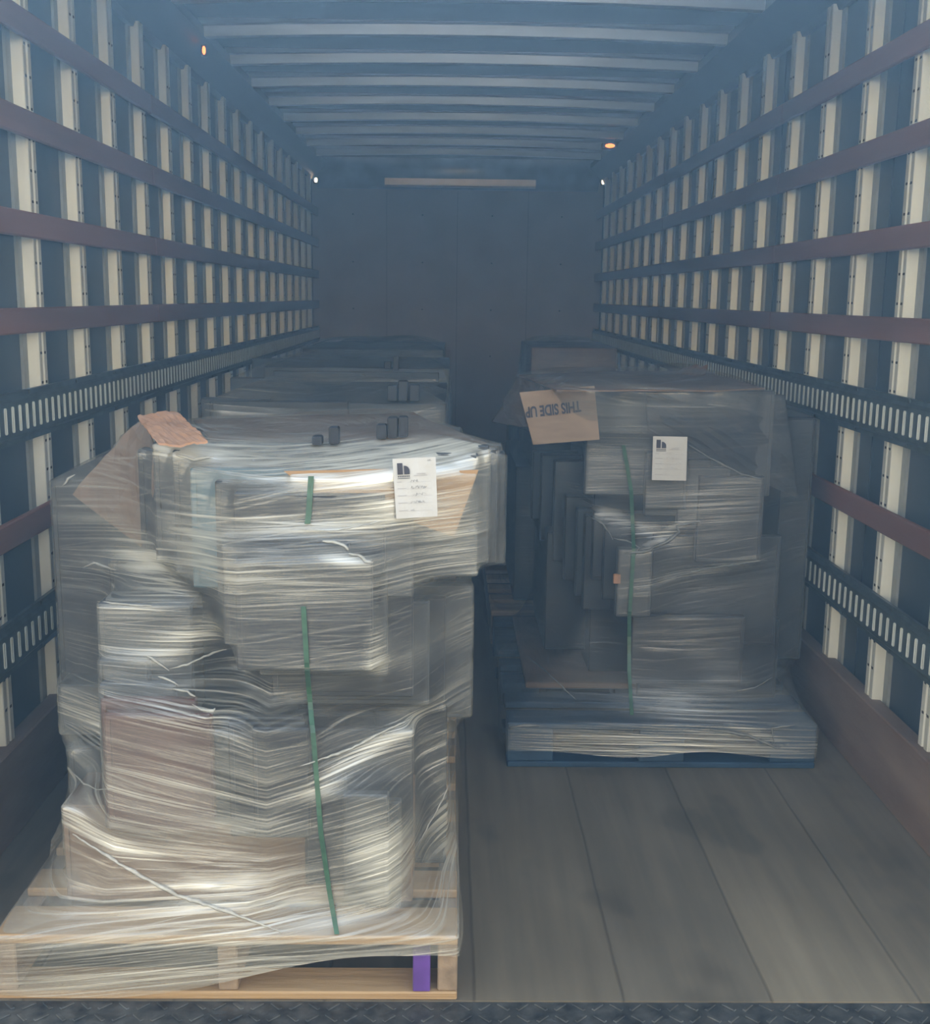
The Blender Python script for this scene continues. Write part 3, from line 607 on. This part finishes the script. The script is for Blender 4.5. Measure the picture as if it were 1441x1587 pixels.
sheet('B2', [aty(1030, 600, 2.0), aty(1085, 600, 2.0), aty(1097, 567, 2.1), aty(1058, 569, 2.1)], 'carddark', 'crumpled brown paper standing on the top right of the right load', 'paper', 'kraft_paper', n=8, crumple=.012, reg_=False)
core('BX', aty(950, 905, 1.315)[0:3], tuple(aty(962, 890, 1.315)+Vector((0, .01, 0))), 'kraft', 'small orange tape mark low on the left of the right load', None, 'tape', 'tape_mark')
fB, bvB = wrap('B', 'stretch_film', 'dull clear stretch film wrapped around the right load', .62, 1.85, .06, 1.02, 'filmB', 420, 180, 44, 220, zfun=lambda c, s: .045 + .010*math.sin(c*9) if s < 0 else .06, rect=(.125, 1.07, 1.19, 2.38), warp=lambda x, z: np.interp(z, [0, .15, .3, .5, .7, 1], [0, -.03, .02, .14, .10, 0])*(x-.6), milk_glare=blobs([(1040, 1135, 260, 26, .9, 0), (1080, 1085, 130, 22, .6, -3), (1050, 625, 150, 14, .5, 0), (970, 815, 80, 16, .7, -20), (1040, 830, 60, 8, 1, 35), (1080, 895, 130, 12, .7, 12), (960, 700, 60, 60, .4, 0), (1120, 780, 70, 40, .4, 0), (1170, 1120, 70, 9, 1, -18), (1120, 1060, 40, 30, .3, 0)], 1.3))
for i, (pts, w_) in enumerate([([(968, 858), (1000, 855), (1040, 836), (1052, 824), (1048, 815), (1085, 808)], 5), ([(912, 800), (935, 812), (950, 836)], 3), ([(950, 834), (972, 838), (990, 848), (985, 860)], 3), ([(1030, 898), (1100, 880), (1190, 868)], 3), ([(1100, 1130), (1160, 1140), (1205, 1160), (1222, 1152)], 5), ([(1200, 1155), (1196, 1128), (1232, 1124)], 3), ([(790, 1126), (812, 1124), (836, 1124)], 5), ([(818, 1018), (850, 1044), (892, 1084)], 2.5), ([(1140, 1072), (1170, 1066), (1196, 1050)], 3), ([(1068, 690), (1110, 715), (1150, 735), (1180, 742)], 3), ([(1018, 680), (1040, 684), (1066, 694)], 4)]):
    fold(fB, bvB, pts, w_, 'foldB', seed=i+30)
t_ = sheet('BX', [aty(805, 608, 1.27), aty(921, 598, 1.26), aty(929, 681, 1.26), aty(826, 689, 1.28)], 'card2', 'brown cardboard piece printed THIS SIDE UP upside down on the right load', 'cardboard sheet', 'cardboard_sheet', n=6)
def text_on(parent, s, px0, py0, px1, py1, Y0, Y1, hpx, m):
    """lettering that starts at pixel 0 and runs to pixel 1 on the sheet"""
    a, b = aty(px0, py0, Y0), aty(px1, py1, Y1); xx = (b-a).normalized(); nn = Vector((0, -1, 0)); nn = (nn - xx*nn.dot(xx)).normalized(); yy = nn.cross(xx)
    cu = bpy.data.curves.new('printed_text', 'FONT'); cu.body = s; cu.size = 1; cu.extrude = .002; cu.offset = .03
    o = bpy.data.objects.new('printed_text', cu); COL.objects.link(o); bpy.context.view_layer.update()
    wd = o.dimensions.x; sx_ = (b-a).length/wd; sy_ = hpx*(Y0+CY)/F/.70
    mw = Matrix(((xx.x*sx_, yy.x*sy_, nn.x*.3, a.x), (xx.y*sx_, yy.y*sy_, nn.y*.3, a.y), (xx.z*sx_, yy.z*sy_, nn.z*.3, a.z), (0, 0, 0, 1)))
    cu.materials.append(M[m]); bpy.context.view_layer.update(); me = bpy.data.meshes.new_from_object(o); bpy.data.objects.remove(o)
    o = bpy.data.objects.new('printed_text', me); COL.objects.link(o); o.parent = parent; o.matrix_world = mw; return o
text_on(t_, 'THIS SIDE UP', 899, 622, 813, 632, 1.257, 1.268, 16, 'ink')
strap('strap', bvB, [(966, 690), (978, 760), (982, 850), (975, 960), (975, 1040), (979, 1108)], 6, 'strap', 'thin green strap down the corner of the right load')
paper_label(bvB, [(1012, 676), (1065, 677), (1063, 745), (1010, 744)], 'white paper label with black logo on the right load', 0, [(.40, .58, .60), (.40, .72, .49), (.70, .82, .37), (.38, .70, .25), (.36, .46, .12)])
# ================= loads further in =================
def far_load(L_, x0, x1, y0, z1, label, parts, fm='filmB', top='panel2', side=''):
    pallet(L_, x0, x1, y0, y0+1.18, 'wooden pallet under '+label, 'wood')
    g = 'cartons in '+label
    core(L_, (x0+.10, y0+.16, .145), (x1-.12, y0+1.05, z1-.30), 'core', 'black carton stack at the bottom of '+label, g, name='carton')
    core(L_, (x0+.16, y0+.12, z1-.30), (x1-.04, y0+1.0, z1), top, 'wide carton along the top of '+label, g, name='carton')
    for k, (a, b, c, d, Y, m) in enumerate(parts): slab(L_, a, b, c, d, y0+Y, .05, m, ['left', 'middle', 'right', 'rear'][k] + ' flat carton showing above '+label, g)
    return wrap(L_, 'stretch_film', 'clear film around '+label, (x0+x1)/2, y0+.6, .06, z1-.1, fm, 160, 70, 20, 90)
_, bvC = far_load('C', -.95, -.03, 1.27, 1.09, 'the second load on the left', [(312, 618, 420, 700, .13, 'panel2'), (330, 622, 540, 700, .10, 'panel2')], 'film')
_, bvD = far_load('D', -.98, -.02, 2.52, 1.12, 'the third load on the left', [(357, 586, 440, 640, .12, 'panel2'), (424, 576, 680, 640, .10, 'panel2')])
far_load('E', -.98, -.05, 3.77, 1.14, 'the fourth load on the left', [(390, 556, 560, 600, .10, 'panel2')])
far_load('G', -.98, -.05, 5.02, 1.10, 'the fifth load on the left', [])
far_load('H', .12, 1.08, 2.46, 1.02, 'the second load on the right', [])
far_load('I', .20, .84, 3.72, 1.16, 'the third load on the right', [], top='carddark')
for k, (a, b, c, d, Y) in enumerate([(600, 597, 616, 622, 1.75), (617, 590, 632, 622, 1.75), (634, 596, 650, 622, 1.75), (595, 560, 606, 572, 2.95), (609, 552, 618, 574, 3.0)]):
    h = on_film(bvC if k < 3 else bvD, (a+c)/2, d-4, 0)[0]; Y = h.y - .06 if h is not None and h.y < 4 else Y
    slab('X', a, b, c, d, Y, .03, 'core', ['left black block end on top of the second left load', 'tall middle black block end on top of the second left load', 'right black block end on top of the second left load', 'short black block end on top of the third left load', 'tall black block end on top of the third left load'][k], 'black block ends on the loads further in', name='block_end')
# ------------------------------------------------------------------ added haze in and before the truck, standing in for lens glare
bm = bmesh.new(); box(bm, (-1.245, -2.6, -.005), (1.245, 8.09, 3.0))
hz = obj('lens_veil_haze', bm, []); m = bpy.data.materials.new('haze'); m.use_nodes = True; t = m.node_tree; t.nodes.clear()
o_ = N(t, 'ShaderNodeOutputMaterial'); vs = N(t, 'ShaderNodeVolumeScatter'); vs.inputs['Color'].default_value = (.33, .61, 1.0, 1); vs.inputs['Density'].default_value = HAZE; vs.inputs['Anisotropy'].default_value = .58
t.links.new(vs.outputs[0], o_.inputs['Volume']); hz.data.materials.append(m); tag(hz, 'thin bluish haze added in the truck to imitate lens glare', 'haze', kind='stuff')
